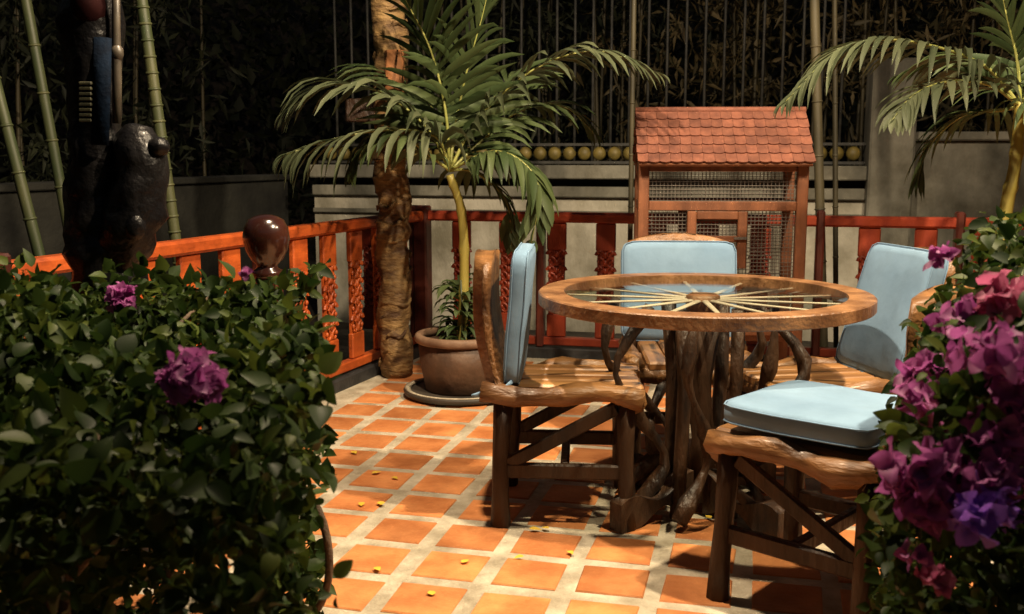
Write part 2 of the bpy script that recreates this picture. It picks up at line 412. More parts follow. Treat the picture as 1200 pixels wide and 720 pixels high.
g = MB(); g.box((xe / 2, .20, zl - .13), (xe, .16, .06)); g.build('shade_strip', M['render_dark'], wroot)  # set-back strip, the ledge's shade put into its dark colour
g = MB(); g.box((xe / 2, .015, zl - .36), (xe, .05, .035), bev=.006); g.build('moulding', M['render'], wroot)
zp = wz(1038, 70); g = MB(); g.box(((xe + xp2) / 2, .1, (zp - .2) / 2), (xp2 - xe, .46, zp + .2), bev=.015); g.build('pillar', M['render'], wroot)
zr = wz(1110, 165)
g = MB(); g.box((xp2 + 2.5, .14, (zr - .2) / 2), (5, .26, zr + .2)); g.build('wall_face', M['render'], wroot)
g = MB(); g.box((xp2 + 2.5, .12, zr + .03), (5, .34, .06), bev=.01); g.build('coping', M['render'], wroot)
# iron fence standing on the wall
froot = thing('iron_fence', 'grey iron bar fence with a row of gold balls on the pale wall', 'fence', WO + Vector((0, 0, zl)) - bnorm * .15, math.atan2(bdir.y, bdir.x))
g = MB(); g.box((xe / 2, 0, .02), (xe, .04, .02)); g.build('bottom_bar', M['iron'], froot)
g = MB(); g.box((xe / 2, 0, .155), (xe, .04, .02)); g.build('middle_bar', M['iron'], froot)
g = MB(); g.box((xe / 2, 0, 1.5), (xe, .04, .03)); g.build('top_bar', M['iron'], froot)
bar = MB(); bar.tube([(0, 0, .0), (0, 0, 1.78)], .011, 6); bar.ell((0, 0, 1.8), (.02, .02, .05), 6, 4); bar = bar.mesh('bar'); bar.materials.append(M['iron'])
ball = MB(); ball.ell((0, 0, 0), (.052, .04, .052), 10, 7); ball = ball.mesh('gold_ball'); ball.materials.append(M['gold'])
x = .1
while x < xe - .05:
    obj('gold_ball', ball, None, froot, (x, 0, .0875)); x += .115
x = .16
while x < xe - .05:
    obj('bar', bar, None, froot, (x, -.0, 0)); x += .138
# low wall behind the left railing
LW = CORNER - lnorm * 2.2 - ldir * 5
lw = thing('low_wall', 'low dark grey garden wall beyond the orange railing', 'wall', LW, lrz)
lz = 1.02
g = MB(); g.box((3.3, .1, lz / 2 - .1), (7.4, .2, lz + .1)); g.build('wall_face', M['render_dark'], lw)
g = MB(); g.box((3.3, .1, lz - .02), (7.42, .27, .045), bev=.008); g.build('coping', M['render_dark'], lw)

# ================================================================ LAMPS (outside the picture, light the terrace)
def lamp_post(name, label, P, watts, colr, rad, aim, foot):
    x, y, z = P; t = thing(name, label, 'lamp', (foot[0], foot[1], 0))
    fx, fy = foot
    g = MB(); g.lathe([(.10, 0), (.10, .05), (.05, .1), (.03, .4), (.025, z + .35)], n=12); g.build('pole', M['metal'], t)
    g = MB(); g.tube(bez((0, 0, z + .33), (0, 0, z + .6), (x - fx, y - fy, z + .6), (x - fx, y - fy, z + .2), 10), .014, 8); g.build('arm', M['metal'], t)
    g = MB(); g.lathe([(.03, .22), (.06, .20), (.16, .06), (.155, .06), (.05, .19), (.03, .21)], (x - fx, y - fy, z), 20, closed=True); g.build('lamp_shade', M['metal'], t)
    g = MB(); g.ell((x - fx, y - fy, z + .11), (.035, .035, .05), 12, 8); g.build('bulb', M['bulb'], t)
    l = bpy.data.lights.new('lamp_light', 'SPOT' if aim else 'POINT')
    if aim: l.spot_size = R(86); l.spot_blend = .4
    l.energy = watts; l.color = colr; l.shadow_soft_size = rad
    lo = bpy.data.objects.new('lamp_light', l); COL.objects.link(lo); lo.parent = t; lo.location = (x - fx, y - fy, z)
    if aim: lo.rotation_euler = (Vector(aim) - Vector(P)).to_track_quat('-Z', 'Y').to_euler()
lamp_post('lamp_post', 'tall dark metal lamp post beside the terrace entrance', *LAMPS[0], (2.6, 1.2))
lamp_post('lamp_post', 'lower dark metal lamp post by the right side of the terrace', *LAMPS[1], (2.7, 2.7))
lamp_post('lamp_post', 'dark metal lamp post behind the left hedge', *LAMPS[2], (-2.0, 2.9))

# ================================================================ TABLE
TC = at(824, 341, .75); TC.z = 0
t = thing('wheel_table', 'round cartwheel table with glass top on a gnarled root pedestal', 'table', TC)
RO = 0.545
g = MB(); g.lathe([(RO - .085, .706), (RO - .004, .706), (RO, .710), (RO, .744), (RO - .004, .748), (RO - .085, .748)], n=96, closed=True, smooth=False)
g.build('wheel_rim', M['tablewood'], t)
for k in range(14):
    a = 2 * math.pi * k / 14 + .19; u = Vector((math.cos(a), math.sin(a), 0))
    g = MB(); g.tube([u * .05 + Vector((0, 0, .722)), u * .2 + Vector((0, 0, .722)), u * .35 + Vector((0, 0, .722)), u * (RO - .08) + Vector((0, 0, .722))], [.012, .010, .008, .008], 8, flat=.4)
    g.build('spoke', M['spoke'], t)
g = MB(); g.lathe([(.0, .68), (.05, .68), (.056, .69), (.056, .733), (.045, .7395), (0, .7395)], n=24); g.build('hub', M['tablewood'], t)
g = MB(); g.lathe([(0, .7405), (RO - .088, .7405), (RO - .0865, .743), (RO - .088, .7455), (0, .7455)], n=96); g.build('glass_top', M['glass'], t)
# pedestal; shade under the table top is put into its dark woods
random.seed(11)
g = MB(); g.tube([(0, 0, .04), (.008, .0, .25), (-.006, .004, .45), (0, 0, .67)], [.055, .042, .042, .075], 10, wob=.5, seed=2); g.build('centre_post', M['darkwood'], t)
for k in range(4):
    a = k * math.pi / 2 + .5 - 1.2; u = Vector((math.cos(a), math.sin(a), 0))
    g = MB(); g.tube([u * .13 + Vector((0, 0, .0)), u * .115 + Vector((0, 0, .2)), u * .12 + Vector((.01, 0, .45)), u * .13 + Vector((0, 0, .70))], [.026, .021, .022, .026], 9, wob=.3, seed=k)
    g.build('stake', M['root'], t)
for k in range(7):
    a = k * 2 * math.pi / 7 + rnd(-.2, .2) + 3.6; u = Vector((math.cos(a), math.sin(a), 0)); v = Vector((-u.y, u.x, 0))
    s_ = rnd(-.12, .12); r1 = rnd(.22, .33); r2 = rnd(.12, .17)
    pts = spline([u * rnd(.2, .3) + v * rnd(-.06, .06) + Vector((0, 0, .03)), u * r2 + v * s_ + Vector((0, 0, .20)), u * r1 * .8 + v * s_ * .5 + Vector((0, 0, .36)),
                  u * r1 + v * -s_ + Vector((0, 0, .52)), u * rnd(.18, .3) + v * -s_ * .4 + Vector((0, 0, .71))], 14)
    g = MB(); g.tube(pts, [(.021 + .008 * math.sin(i * 1.1 + k)) * (1 - .25 * i / 14) for i in range(15)], 8, wob=.55, seed=k * 3)
    g.build('root_leg', M['root'], t)
for k in range(4):
    a = k * math.pi / 2 - .95; u = Vector((math.cos(a), math.sin(a), 0)); v = Vector((-u.y, u.x, 0)); n = 12
    vs = []; fs = []
    for i in range(n + 1):
        q = i / n; xx = .05 + .32 * q
        top = .12 + .03 * math.cos(q * 7) - .05 * q * q; bot = .0 + .055 * math.sin(min(1, q * 1.25) * math.pi) ** 2 * (1 if q < .8 else 1)
        if q > .8: bot = 0
        for (sy, zz) in ((-.028, bot), (.028, bot), (.028, top), (-.028, top)): vs.append(u * xx + v * sy + Vector((0, 0, zz)))
    for i in range(n):
        for q in range(4): fs.append((i * 4 + q, i * 4 + (q + 1) % 4, (i + 1) * 4 + (q + 1) % 4, (i + 1) * 4 + q))
    fs += [(3, 2, 1, 0), (n * 4, n * 4 + 1, n * 4 + 2, n * 4 + 3)]
    g = MB(); g.add(vs, fs); g.build('foot', M['root'], t)

# ================================================================ CHAIRS
SEAT = .458
def slab_mesh(lean, seed):
    """thick live-edge backrest slab; width along y, foot at rear of seat, leaning to -x"""
    g = MB(); n = 12; rr = random.Random(seed); rows = []
    for i in range(n + 1):
        q = i / n; z = SEAT - .06 + (.85 - SEAT + .06) * q
        w = .235 * (1 - .10 * math.sin(q * 3)) + rr.uniform(-.008, .008)
        if q > .8: w *= math.cos((q - .8) / .2 * .75) ** .5
        x = -.215 - (z - SEAT) * math.tan(lean) - .03 * math.sin(q * 3.1); th = .038 * (1 - .2 * q)
        rows.append((x, z, w, th))
    m = 10; vs = []; fs = []
    for (x, z, w, th) in rows:
        for k in range(m):                      # front edge then rear edge (rounded ends, dished)
            s_ = -1 + 2 * k / (m - 1); e = math.sqrt(max(0, 1 - abs(s_) ** 6)); zz = z + (.035 * (1 - s_ * s_) * max(0, (z - .7) / .17) if z > .7 else 0)
            vs.append((x + th * e + .012 * s_ * s_, s_ * w, zz))
        for k in range(m):
            s_ = 1 - 2 * k / (m - 1); e = math.sqrt(max(0, 1 - abs(s_) ** 6)); zz = z + (.035 * (1 - s_ * s_) * max(0, (z - .7) / .17) if z > .7 else 0)
            vs.append((x - th * e + .012 * s_ * s_, s_ * w * .97, zz))
    N_ = 2 * m
    for i in range(n):
        for k in range(N_): fs.append((i * N_ + k, i * N_ + (k + 1) % N_, (i + 1) * N_ + (k + 1) % N_, (i + 1) * N_ + k))
    fs += [tuple(range(N_ - 1, -1, -1)), tuple(n * N_ + k for k in range(N_))]
    g.add(vs, fs, True); return g
def chair(label, loc, rz, seed, lean=R(11)):
    t = thing('rustic_chair', label, 'chair', (loc[0], loc[1], 0), rz, None)
    rr = random.Random(seed); u = rr.uniform
    # plank seat, boards front to back
    y = -.165
    for k in range(4):
        w = .079 + u(-.004, .004)
        g = MB(); g.box((.02 + u(-.01, .01), y + w / 2, SEAT - .018 + u(-.004, .004)), (.46 + u(-.02, .02), w, .036), Matrix.Rotation(u(-.012, .012), 3, 'X'), bev=.008)
        g.build('seat_plank', M['plank'], t); y += w + .004
    for sy in (-1, 1):
        pts = [(-.27 + .52 * i / 10, sy * (.205 + .012 * math.sin(i * 1.3 + seed)), SEAT - .022 + .010 * math.sin(i * .9 + seed * 2)) for i in range(11)]
        rad = [.030] + [.032 + .005 * math.sin(i * 1.7 + seed + sy) for i in range(9)] + [.032]
        g = MB(); g.tube(pts, rad, 10, wob=.35, seed=seed + sy); g.build('side_log', M['chairwood'], t)
    g = MB(); g.tube([(.225, -.2 + .4 * i / 6, SEAT - .05 + .006 * math.sin(i * 2 + seed)) for i in range(7)], .034, 8, wob=.3, seed=seed); g.build('front_log', M['chairwood'], t)
    for sx in (-1, 1):
        for sy in (-1, 1):
            top = Vector((sx * .195, sy * .195, SEAT - .045)); bot = Vector((sx * .205, sy * .21, 0.0))
            mid = (top + bot) / 2 + Vector((u(-.008, .008), u(-.008, .008), 0))
            g = MB(); g.tube([bot, bot.lerp(mid, .5), mid, mid.lerp(top, .5), top], [.032, .029, .028, .029, .031], 8, wob=.3, seed=seed + sx * 2 + sy)
            g.build('leg', M['darkwood'], t)
    for sy in (-1, 1):
        g = MB(); g.box((0, sy * .202, .185), (.38, .026, .05), bev=.006); g.build('stretcher', M['darkwood'], t)
        a = Vector((-.185, sy * .202, .205)); b = Vector((.165, sy * .202, SEAT - .06)); d = b - a
        g = MB(); g.box((a + b) / 2, (d.length, .022, .044), Matrix.Rotation(-math.atan2(d.z, d.x), 3, 'Y'), bev=.005); g.build('brace', M['darkwood'], t)
    g = MB(); g.box((.0, 0, .186), (.028, .375, .045), bev=.006); g.build('cross_stretcher', M['darkwood'], t)
    slab_mesh(lean, seed).build('backrest', M['chairwood'], t)
    return t
def cushion(label, loc, rot, size=(.43, .43, .075), seed=0, sag=0.0, ties=()):
    """foam seat pad: local z thickness; origin at the centre of its underside"""
    hx, hy, T = size[0] / 2, size[1] / 2, size[2]; rr = random.Random(seed); n = 16
    t = thing('cushion', label, 'cushion', loc); t.rotation_euler = rot.to_euler()
    def sg(a): return math.copysign(abs(a) ** .55, a)
    vs = []; fs = []
    def outline(q, shrink):                     # squircle-ish outline
        c_, s_ = math.cos(q), math.sin(q); p = 12
        k = (abs(c_) ** p + abs(s_) ** p) ** (-1 / p)
        return (hx - shrink) * c_ * k, (hy - shrink) * s_ * k
    K = 64; rings = [(.0, .018), (.0, .012)]
    prof = [(.10, .000), (.03, .001), (.010, .005), (.001, .014), (0, T * .5), (.001, T - .012), (.006, T - .004), (.02, T), (.09, T + .003), (.15, T + .004)]
    zoff = lambda x, y: sag * (x / hx) * .5 * (x / hx) + .004 * noise.noise(Vector((x * 7 + seed * 3, y * 7, seed)))
    for sh, z in prof:
        for k in range(K):
            x, y = outline(2 * math.pi * k / K, sh); vs.append((x, y, z + zoff(x, y)))
    for i in range(len(prof) - 1):
        for k in range(K):
            k2 = (k + 1) % K; fs.append((i * K + k, i * K + k2, (i + 1) * K + k2, (i + 1) * K + k))
    fs += [tuple(range(K - 1, -1, -1)), tuple((len(prof) - 1) * K + k for k in range(K))]
    g = MB(); g.add(vs, fs, True); b = g.build('cover', M['blue'], t)
    for zz in (.010, T - .008):
        pts = []
        for k in range(K + 1):
            x, y = outline(2 * math.pi * k / K, .0); pts.append((x, y, zz + zoff(x, y)))
        g = MB(); g.tube(pts, .0022, 6, cap=False); g.build('piping', M['blue'], b)
    for pts in ties:
        g = MB(); g.tube(spline(pts, 12), .008, 6, flat=.5); g.build('tie_strap', M['blue'], t)
    return t
def frame(c, ax, ay, az):
    return Matrix((ax, ay, az)).transposed()

# left chair
lp = at(661, 617, 0); LROT = R(-4)
c = Vector((lp.x, lp.y, 0)) + Vector((math.cos(LROT + R(90)), math.sin(LROT + R(90)), 0)) * .205
LC = c
chair('dark timber chair with polished log edges beside the potted palm', c, LROT, 1, R(8))
fw = Vector((math.cos(LROT), math.sin(LROT), 0)); sd_ = Vector((-fw.y, fw.x, 0))
up = (Vector((0, 0, 1)) + fw * .08).normalized(); nn = sd_.cross(up).normalized()       # up x side
base = c + fw * -.185 + Vector((0, 0, SEAT + .219))
rot = frame(None, up, sd_, up.cross(sd_))
ax_z = up.cross(sd_)
cushion('blue pad propped upright on its edge in the chair beside the potted palm', base - ax_z * .04 + fw * .02, rot, (.43, .42, .062), 1,
        ties=[[(-.20, -.2, .03), (-.225, -.225, .06), (-.235, -.235, .11), (-.25, -.24, .15)]])
# right chair
RC = at(965, 437, SEAT); RROT = R(191)
chair('dark timber chair with bare plank seat beside the magenta bush', RC, RROT, 2, R(19))
fw = Vector((math.cos(RROT), math.sin(RROT), 0)); sd_ = Vector((-fw.y, fw.x, 0))
up = (Vector((0, 0, 1)) - fw * .30).normalized(); ax_z = up.cross(sd_)
base = Vector((RC.x, RC.y, SEAT)) + fw * -.135 + up * .225
cushion('blue pad leaning back in the chair beside the magenta bush', base - ax_z * .0, frame(None, up, sd_, ax_z), (.45, .40, .07), 2)
# back chair
BC = Vector((.662, 3.86, 0)); BROT = R(-92)
chair('timber chair between the wheel table and the roofed hutch', BC, BROT, 3, R(10))
fw = Vector((math.cos(BROT), math.sin(BROT), 0)); sd_ = Vector((-fw.y, fw.x, 0))
up = (Vector((0, 0, 1)) - fw * .16).normalized(); ax_z = up.cross(sd_)
base = Vector((BC.x, BC.y, SEAT)) + fw * -.165 + up * .20
cushion('blue pad facing the table, in front of the roofed hutch', base, frame(None, up, sd_, ax_z), (.40, .455, .075), 3)
# front chair
FC = at(975, 508, SEAT); FROT = R(137)
chair('dark timber chair with a pad on its seat, half hidden by flowers', FC, FROT, 4, R(10))
fw = Vector((math.cos(FROT), math.sin(FROT), 0)); sd_ = Vector((-fw.y, fw.x, 0))
cushion('blue pad lying flat on a chair seat beside purple flowers', Vector((FC.x, FC.y, SEAT + .024)) + fw * .015, frame(None, fw, sd_, Vector((0, 0, 1))), (.42, .42, .062), 4, .006)

# ================================================================ HUTCH
hA = atY(757, 250, 5.02); hB = atY(940, 250, 5.02)
HW = (hB - hA).length; hc = (hA + hB) / 2; hc.z = 0; hc.y += .17
t = thing('roofed_hutch', 'wooden wire mesh hutch with a red shingled roof against the red railing', 'hutch', hc, R(-4))
HD = .34; hz = 1.165; post = .052
for sx in (-1, 1):
    for sy in (-1, 1):
        g = MB(); g.box((sx * HW / 2, sy * HD / 2, hz / 2), (post, post, hz), bev=.004); g.build('post', M['hutchwood'], t)
for sy, zz in ((-1, .945), (-1, .33), (-1, hz - .03), (1, .945), (1, hz - .03), (1, .33)):
    g = MB(); g.box((0, sy * HD / 2, zz), (HW - post, post * .7, .046), bev=.004); g.build('crossbar', M['hutchwood'], t)
for sx in (-1, 1):
    for zz in (.945, .33, hz - .03):
        g = MB(); g.box((sx * HW / 2, 0, zz), (post * .7, HD - post, .046), bev=.004); g.build('crossbar', M['hutchwood'], t)
g = MB(); g.box((0, 0, .29), (HW - post, HD - .02, .03), bev=.003); g.build('floor_board', M['hutchwood'], t)
g = MB(); g.box((-.145, 0, .78), (.045, .035, .28), bev=.004); d = g.build('door', M['hutchwood'], t); d.location = (.0, -HD / 2 - .004, 0)
for args in (((.10, 0, .78), (.045, .035, .28)), ((-.022, 0, .90), (.2, .035, .04)), ((-.022, 0, .785), (.2, .035, .03)), ((-.022, 0, .66), (.2, .035, .04))):
    g = MB(); g.box(*args, bev=.004); g.build('door_frame', M['hutchwood'], d)
g = MB(); g.box((.09, -.024, .79), (.06, .012, .012)); g.build('latch', M['wire'], d)
def mesh_panel(x0, x1, z0, z1, y):
    g = MB(); k = z0
    while k < z1: g.box(((x0 + x1) / 2, y, k), (x1 - x0, .0032, .0032)); k += .0185
    k = x0
    while k < x1: g.box((k, y + .003, (z0 + z1) / 2), (.0025, .0025, z1 - z0)); k += .0185
    return g
w2 = HW / 2 - post / 2
for (a, b, z0, z1, y) in ((-w2, w2, .97, hz - .055, -HD / 2), (-w2, -.17, .355, .92, -HD / 2), (.125, w2, .355, .92, -HD / 2), (-.12, .075, .355, .88, -HD / 2), (-w2, w2, .97, hz - .055, HD / 2), (-w2, w2, .355, .92, HD / 2)):
    tag(mesh_panel(a, b, z0, z1, y).build('wire_mesh', M['wire'], t), kind='stuff')
# roof: two slopes of shingles
RW = HW + .075; rt = 1.405; re = 1.155; ry = HD / 2 + .09
roof = MB()
for sy in (-1, 1):
    a, b = Vector((0, 0, rt - .02)), Vector((0, sy * ry, re - .012))
    d_ = b - a; ang = math.atan2(d_.z, d_.y)
    roof.box((0, (a.y + b.y) / 2, (a.z + b.z) / 2), (RW - .02, d_.length, .014), Matrix.Rotation(ang, 3, 'X'))
roofo = roof.build('roof', M['hutchwood'], t)
random.seed(21)
rows = 6; ncol = 16
sh = MB(); sw = RW / ncol; sl = math.hypot(rt - re, ry) / rows
prof = [(-.5, 0), (-.5, .95), (-.3, 1.02), (0, 1.05), (.3, 1.02), (.5, .95), (.5, 0)]
top = [(x * (sw - .0012), -y * (sl * 1.12), .012 if y > 0 else .004) for x, y in prof]; bot = [(x, y, z - .009) for x, y, z in top]
n = len(prof)
sh.add(top + bot, [tuple(range(n - 1, -1, -1)), tuple(range(n, 2 * n))] + [(i, (i + 1) % n, n + (i + 1) % n, n + i) for i in range(n)])
shm = sh.mesh('shingle'); shm.materials.append(M['roofred'])
slope = math.atan2(rt - re, ry)
for sy in (-1, 1):
    for r_ in range(rows):
        q = r_ / rows
        for k in range(ncol + (r_ % 2) * 0):
            o = obj('shingle', shm, None, roofo, (-RW / 2 + sw * (k + .5) + (r_ % 2 - .5) * .004, sy * ry * q, rt + .004 - (rt - re) * q))
            o.rotation_euler = (slope + rnd(-.02, .02), 0, 0 if sy < 0 else math.pi)
g = MB(); g.tube([(-RW / 2, 0, rt + .008), (RW / 2, 0, rt + .008)], .016, 8); g.build('ridge', M['roofred'], roofo)

# ================================================================ CORNER TRUNK POST, POT, PALMS
tb = at(464, 441, 0)
t = thing('trunk_post', 'rough tan palm trunk post standing in the railing corner', 'post', (tb.x, tb.y, 0))
random.seed(31)
pts = [(.012 * math.sin(i * .7), .01 * math.cos(i * .9), .045 * i) for i in range(54)]
g = MB(); g.tube(pts, [.088 + .006 * math.sin(i * 1.9) + rnd(-.006, .006) for i in range(54)], 14, wob=.22, seed=4); g.build('trunk', M['bark'], t)
for i in range(26):
    z = .05 + i * .085; a0 = rnd(0, 6.28); ln = rnd(1.2, 3.4)
    g = MB(); g.tube([(.086 * math.cos(a0 + ln * k / 7), .086 * math.sin(a0 + ln * k / 7), z + .02 * math.sin(k) + k * .006) for k in range(8)], [.004, .012, .014, .015, .014, .012, .01, .004], 6, wob=.4, seed=i)
    g.build('bark_ridge', M['bark'], t)
g = MB(); g.tube([(.03, -.075, 1.36), (.032, -.085, 1.5), (.032, -.085, 1.72)], [.04, .055, .05], 8, wob=.3); g.build('lit_patch', M['barkorange'], t)  # orange part of the post, light on it put into the colour
g = MB(); g.box((-.15, -.08, 1.42), (.15, .03, .12), bev=.006); g.build('bracket', M['root'], t)

pb = at(541, 462, 0); pb.y += .0
PR = .215
pc = Vector((pb.x, pb.y, 0))
g = MB(); g.lathe([(0, .0), (.20, 0), (.285, .012), (.292, .03), (.285, .04), (.26, .03), (.0, .026)], n=40); o = g.build('plant_saucer', M['saucer'], None, pc); g = MB(); g.lathe([(.262, .0315), (.283, .0385), (.286, .042), (.27, .043), (.255, .036)], n=40, closed=True); g.build('worn_lip', M['grout'], o); tag(o, 'wide dark saucer on the tiles under the brown clay pot', 'saucer')
t = thing('plant_pot', 'round brown clay pot with worn rim holding the palm', 'pot', pc + Vector((0, 0, .028)))
g = MB(); g.lathe([(0, 0), (.165, 0), (.18, .01), (.205, .13), (.215, .245), (.195, .245), (.185, .2), (0, .2)], n=40); g.build('pot_body', M['pot'], t)
g = MB(); g.lathe([(.196, .246), (.222, .243), (.232, .252), (.234, .272), (.225, .286), (.205, .286), (.196, .275)], n=40, closed=True, wob=.02); g.build('pot_rim', M['potrim'], t)
g = MB(); g.lathe([(0, .232), (.1, .235), (.194, .225)], n=24, wob=.05); g.build('soil', M['soil'], t)

def leaflet(mb, base, dirv, upv, L, w, droop, twist=0, seg=5):
    """narrow folded blade that starts at base and sags"""
    d = dirv.normalized(); p = Vector(base); pts = [p.copy()]; ds = []
    for i in range(seg):
        d = (d + Vector((0, 0, -1)) * droop * (i + .6) / seg).normalized(); ds.append(d.copy()); p = p + d * (L / seg); pts.append(p.copy())
    ds.append(ds[-1])
    vs = []; fs = []
    for i, (q, dd) in enumerate(zip(pts, ds)):
        t_ = i / seg; ww = w * (math.sin(math.pi * min(1, .12 + t_ * .88)) ** .7 * (1 - .25 * t_) if i < seg else .03)
        s_ = dd.cross(upv); s_ = s_.normalized() if s_.length > 1e-6 else Vector((1, 0, 0)); nu = s_.cross(dd)
        vs += [q - s_ * ww + nu * ww * .35, q, q + s_ * ww + nu * ww * .35]
    for i in range(seg):
        a = i * 3; b = a + 3
        fs += [(a, a + 1, b + 1, b), (a + 1, a + 2, b + 2, b + 1)]
    mb.add(vs, fs, True)
def frond(root, pts, n, L, w, droop, material, single=True, splay=.75, name='frond', lift=.0, rr=.009, skip=.12, side=None):
    P = spline(pts, 40)
    g = MB(); g.tube(P[::2] + [P[-1]], [max(.0018, rr * (1 - i / 21)) for i in range(len(P[::2]) + 1)], 6)
    fo = g.build(name, M['rachis'], root)
    joined = MB()
    for k in range(n):
        q = skip + (1 - skip) * (k + .5) / n; i = min(39, int(q * 40)); f_ = q * 40 - i
        b = P[i].lerp(P[i + 1], f_); T = (P[i + 1] - P[i]).normalized()
        Sd = side.copy() if side is not None else T.cross(Vector((0, 0, 1)))
        Sd = Sd - T * Sd.dot(T)
        if Sd.length < .2: Sd = Vector((1, 0, 0)) - T * T.x
        Sd.normalize(); U = Sd.cross(T); U = U if U.z > 0 else -U
        prof = (math.sin(math.pi * (.18 + .80 * q)) ** .6) * (1.05 if q < .85 else 1)
        for sgn in (-1, 1):
            fwd = .35 + 1.1 * q ** 1.5
            dv = Sd * sgn * splay + T * fwd * .75 + U * (lift + rnd(-.08, .14)) + Vector((rnd(-.1, .1), rnd(-.1, .1), rnd(-.05, .05)))
            mb = MB() if single else joined
            leaflet(mb, b, dv, U, L * prof * rnd(.85, 1.1), w * rnd(.85, 1.15), droop * rnd(.7, 1.35))
            if single: mb.build('leaflet', material, fo)
    if not single: tag(joined.build('leaflets', material, fo), kind='stuff')
    return fo
random.seed(41)
pp = pc + Vector((.0, .01, .26)); Y0 = pp.y
palm = thing('potted_palm', 'green feathery palm with a yellow cane growing in the brown pot', 'palm', pp)
def loc(px, py, Y): return atY(px, py, Y) - pp
base = loc(541, 372, Y0); crown = loc(527, 205, Y0)
g = MB(); cp = spline([(0, 0, -.03), loc(544, 320, Y0), loc(541, 250, Y0), crown], 22)
g.tube(cp, [.026 + (.004 if i % 5 == 0 else 0) - .0003 * i for i in range(23)], 10); g.build('cane', M['cane'], palm)
fr = lambda *a: [loc(x, y, Y0 + dy) for x, y, dy in a]
c0 = (527, 200, 0)
frond(palm, fr(c0, (500, 150, -.05), (445, 108, -.1), (385, 100, -.15), (335, 130, -.2)), 26, .42, .020, .42, M['palm2'], splay=.5)
frond(palm, fr(c0, (510, 160, -.1), (450, 153, -.25), (385, 165, -.35), (330, 183, -.45)), 18, .38, .023, .9, M['palm2'], splay=.35)
frond(palm, fr(c0, (522, 130, -.05), (505, 60, -.1), (478, 5, -.15), (455, -40, -.2)), 25, .46, .021, .14, M['palm'], splay=.9, lift=.15)
frond(palm, fr(c0, (535, 140, .05), (548, 80, .02), (565, 20, .0), (575, -25, -.03)), 23, .42, .021, .2, M['palm'], splay=.8, lift=.1)
frond(palm, fr(c0, (560, 140, .0), (625, 82, -.05), (700, 60, -.1), (775, 88, -.15)), 26, .40, .020, .36, M['palm2'], splay=.75)
frond(palm, fr(c0, (565, 165, .1), (610, 130, .2), (660, 125, .25), (700, 160, .3)), 18, .34, .020, .4, M['palm'], splay=.7)
frond(palm, fr(c0, (560, 185, -.05), (600, 185, -.1), (625, 205, -.15), (630, 250, -.2)), 14, .26, .024, .8, M['palm'], splay=.55)
frond(palm, fr(c0, (575, 178, -.12), (612, 190, -.2), (632, 225, -.25), (622, 290, -.25)), 16, .26, .024, .7, M['palm'], splay=.6, single=False)
frond(palm, fr(c0, (500, 180, -.1), (470, 160, -.15), (430, 170, -.2), (410, 205, -.25)), 14, .26, .022, .7, M['palm'], splay=.5)
frond(palm, fr(c0, (550, 200, .15), (575, 215, .2), (595, 240, .2), (600, 290, .2)), 16, .24, .022, .6, M['palm'], splay=.6, single=False)
frond(palm, fr(c0, (520, 150, .2), (490, 110, .3), (440, 80, .4), (400, 90, .5)), 18, .34, .02, .3, M['palm'], splay=.7, single=False)
frond(palm, fr(c0, (545, 170, .2), (580, 120, .35), (600, 90, .45), (640, 95, .5)), 18, .34, .02, .3, M['palm'], splay=.7, single=False)
# small leafy plant at the foot of the palm
t = thing('pot_plant', 'small yellow green leafy plant at the foot of the palm cane', 'plant', pp)
g = MB()
for k in range(110):
    a = rnd(0, 6.28); z0 = rnd(0, .30); u = Vector((math.cos(a), math.sin(a), rnd(.3, 1.1)))
    leaflet(g, Vector((math.cos(a) * .03, math.sin(a) * .03, z0)), u, Vector((0, 0, 1)), rnd(.08, .16), rnd(.014, .026), .8, seg=4)
tag(g.build('foliage', M['palm'], t), kind='stuff')
g = MB(); g.tube([(0, -.02, -.04), (.01, -.03, .15), (0, -.02, .32)], .006, 6); g.build('stem', M['bamboo'], t)

# right palm
random.seed(43)
Yr = 4.25
rb = atY(1168, 300, Yr); rb.z = 0
palm = thing('cane_palm', 'green palm with a yellow stem behind the magenta bush', 'palm', (rb.x, rb.y, 0))
pp = Vector((rb.x, rb.y, 0))
g = MB(); g.tube(spline([(0, 0, 0), (0, 0, .4), loc(1170, 300, Yr), loc(1181, 235, Yr), loc(1190, 190, Yr), loc(1196, 120, Yr)], 30), [.034 + (.005 if i % 5 == 0 else 0) - .0004 * i for i in range(31)], 10); g.build('cane', M['cane'], palm)
g = MB(); g.tube(spline([(.1, .05, 0), (.1, .05, .5), loc(1225, 230, Yr), loc(1230, 110, Yr)], 20), .026, 8); g.build('cane', M['cane'], palm)
c0 = (1196, 125, 0)
frond(palm, fr(*[(x, y, d + Yr - Y0) for x, y, d in (c0, (1150, 75, -.05), (1060, 48, -.1), (985, 58, -.15), (918, 122, -.2))]), 30, .32, .017, .55, M['palm2'], splay=.55)
frond(palm, fr(*[(x, y, d + Yr - Y0) for x, y, d in (c0, (1160, 100, -.1), (1110, 96, -.2), (1070, 112, -.28), (1045, 142, -.35))]), 18, .24, .017, .5, M['palm2'], splay=.5)
frond(palm, fr(*[(x, y, d + Yr - Y0) for x, y, d in (c0, (1192, 70, 0), (1180, 20, 0), (1168, -40, 0))]), 18, .32, .019, .15, M['palm'], splay=.8)
frond(palm, fr(*[(x, y, d + Yr - Y0) for x, y, d in (c0, (1215, 90, 0), (1240, 40, 0), (1260, 20, 0))]), 16, .36, .019, .3, M['palm'], splay=.8)
frond(palm, fr(*[(x, y, d + Yr - Y0) for x, y, d in (c0, (1170, 130, .15), (1130, 135, .25), (1090, 170, .3), (1075, 215, .3))]), 20, .30, .015, .5, M['palm'], splay=.6)
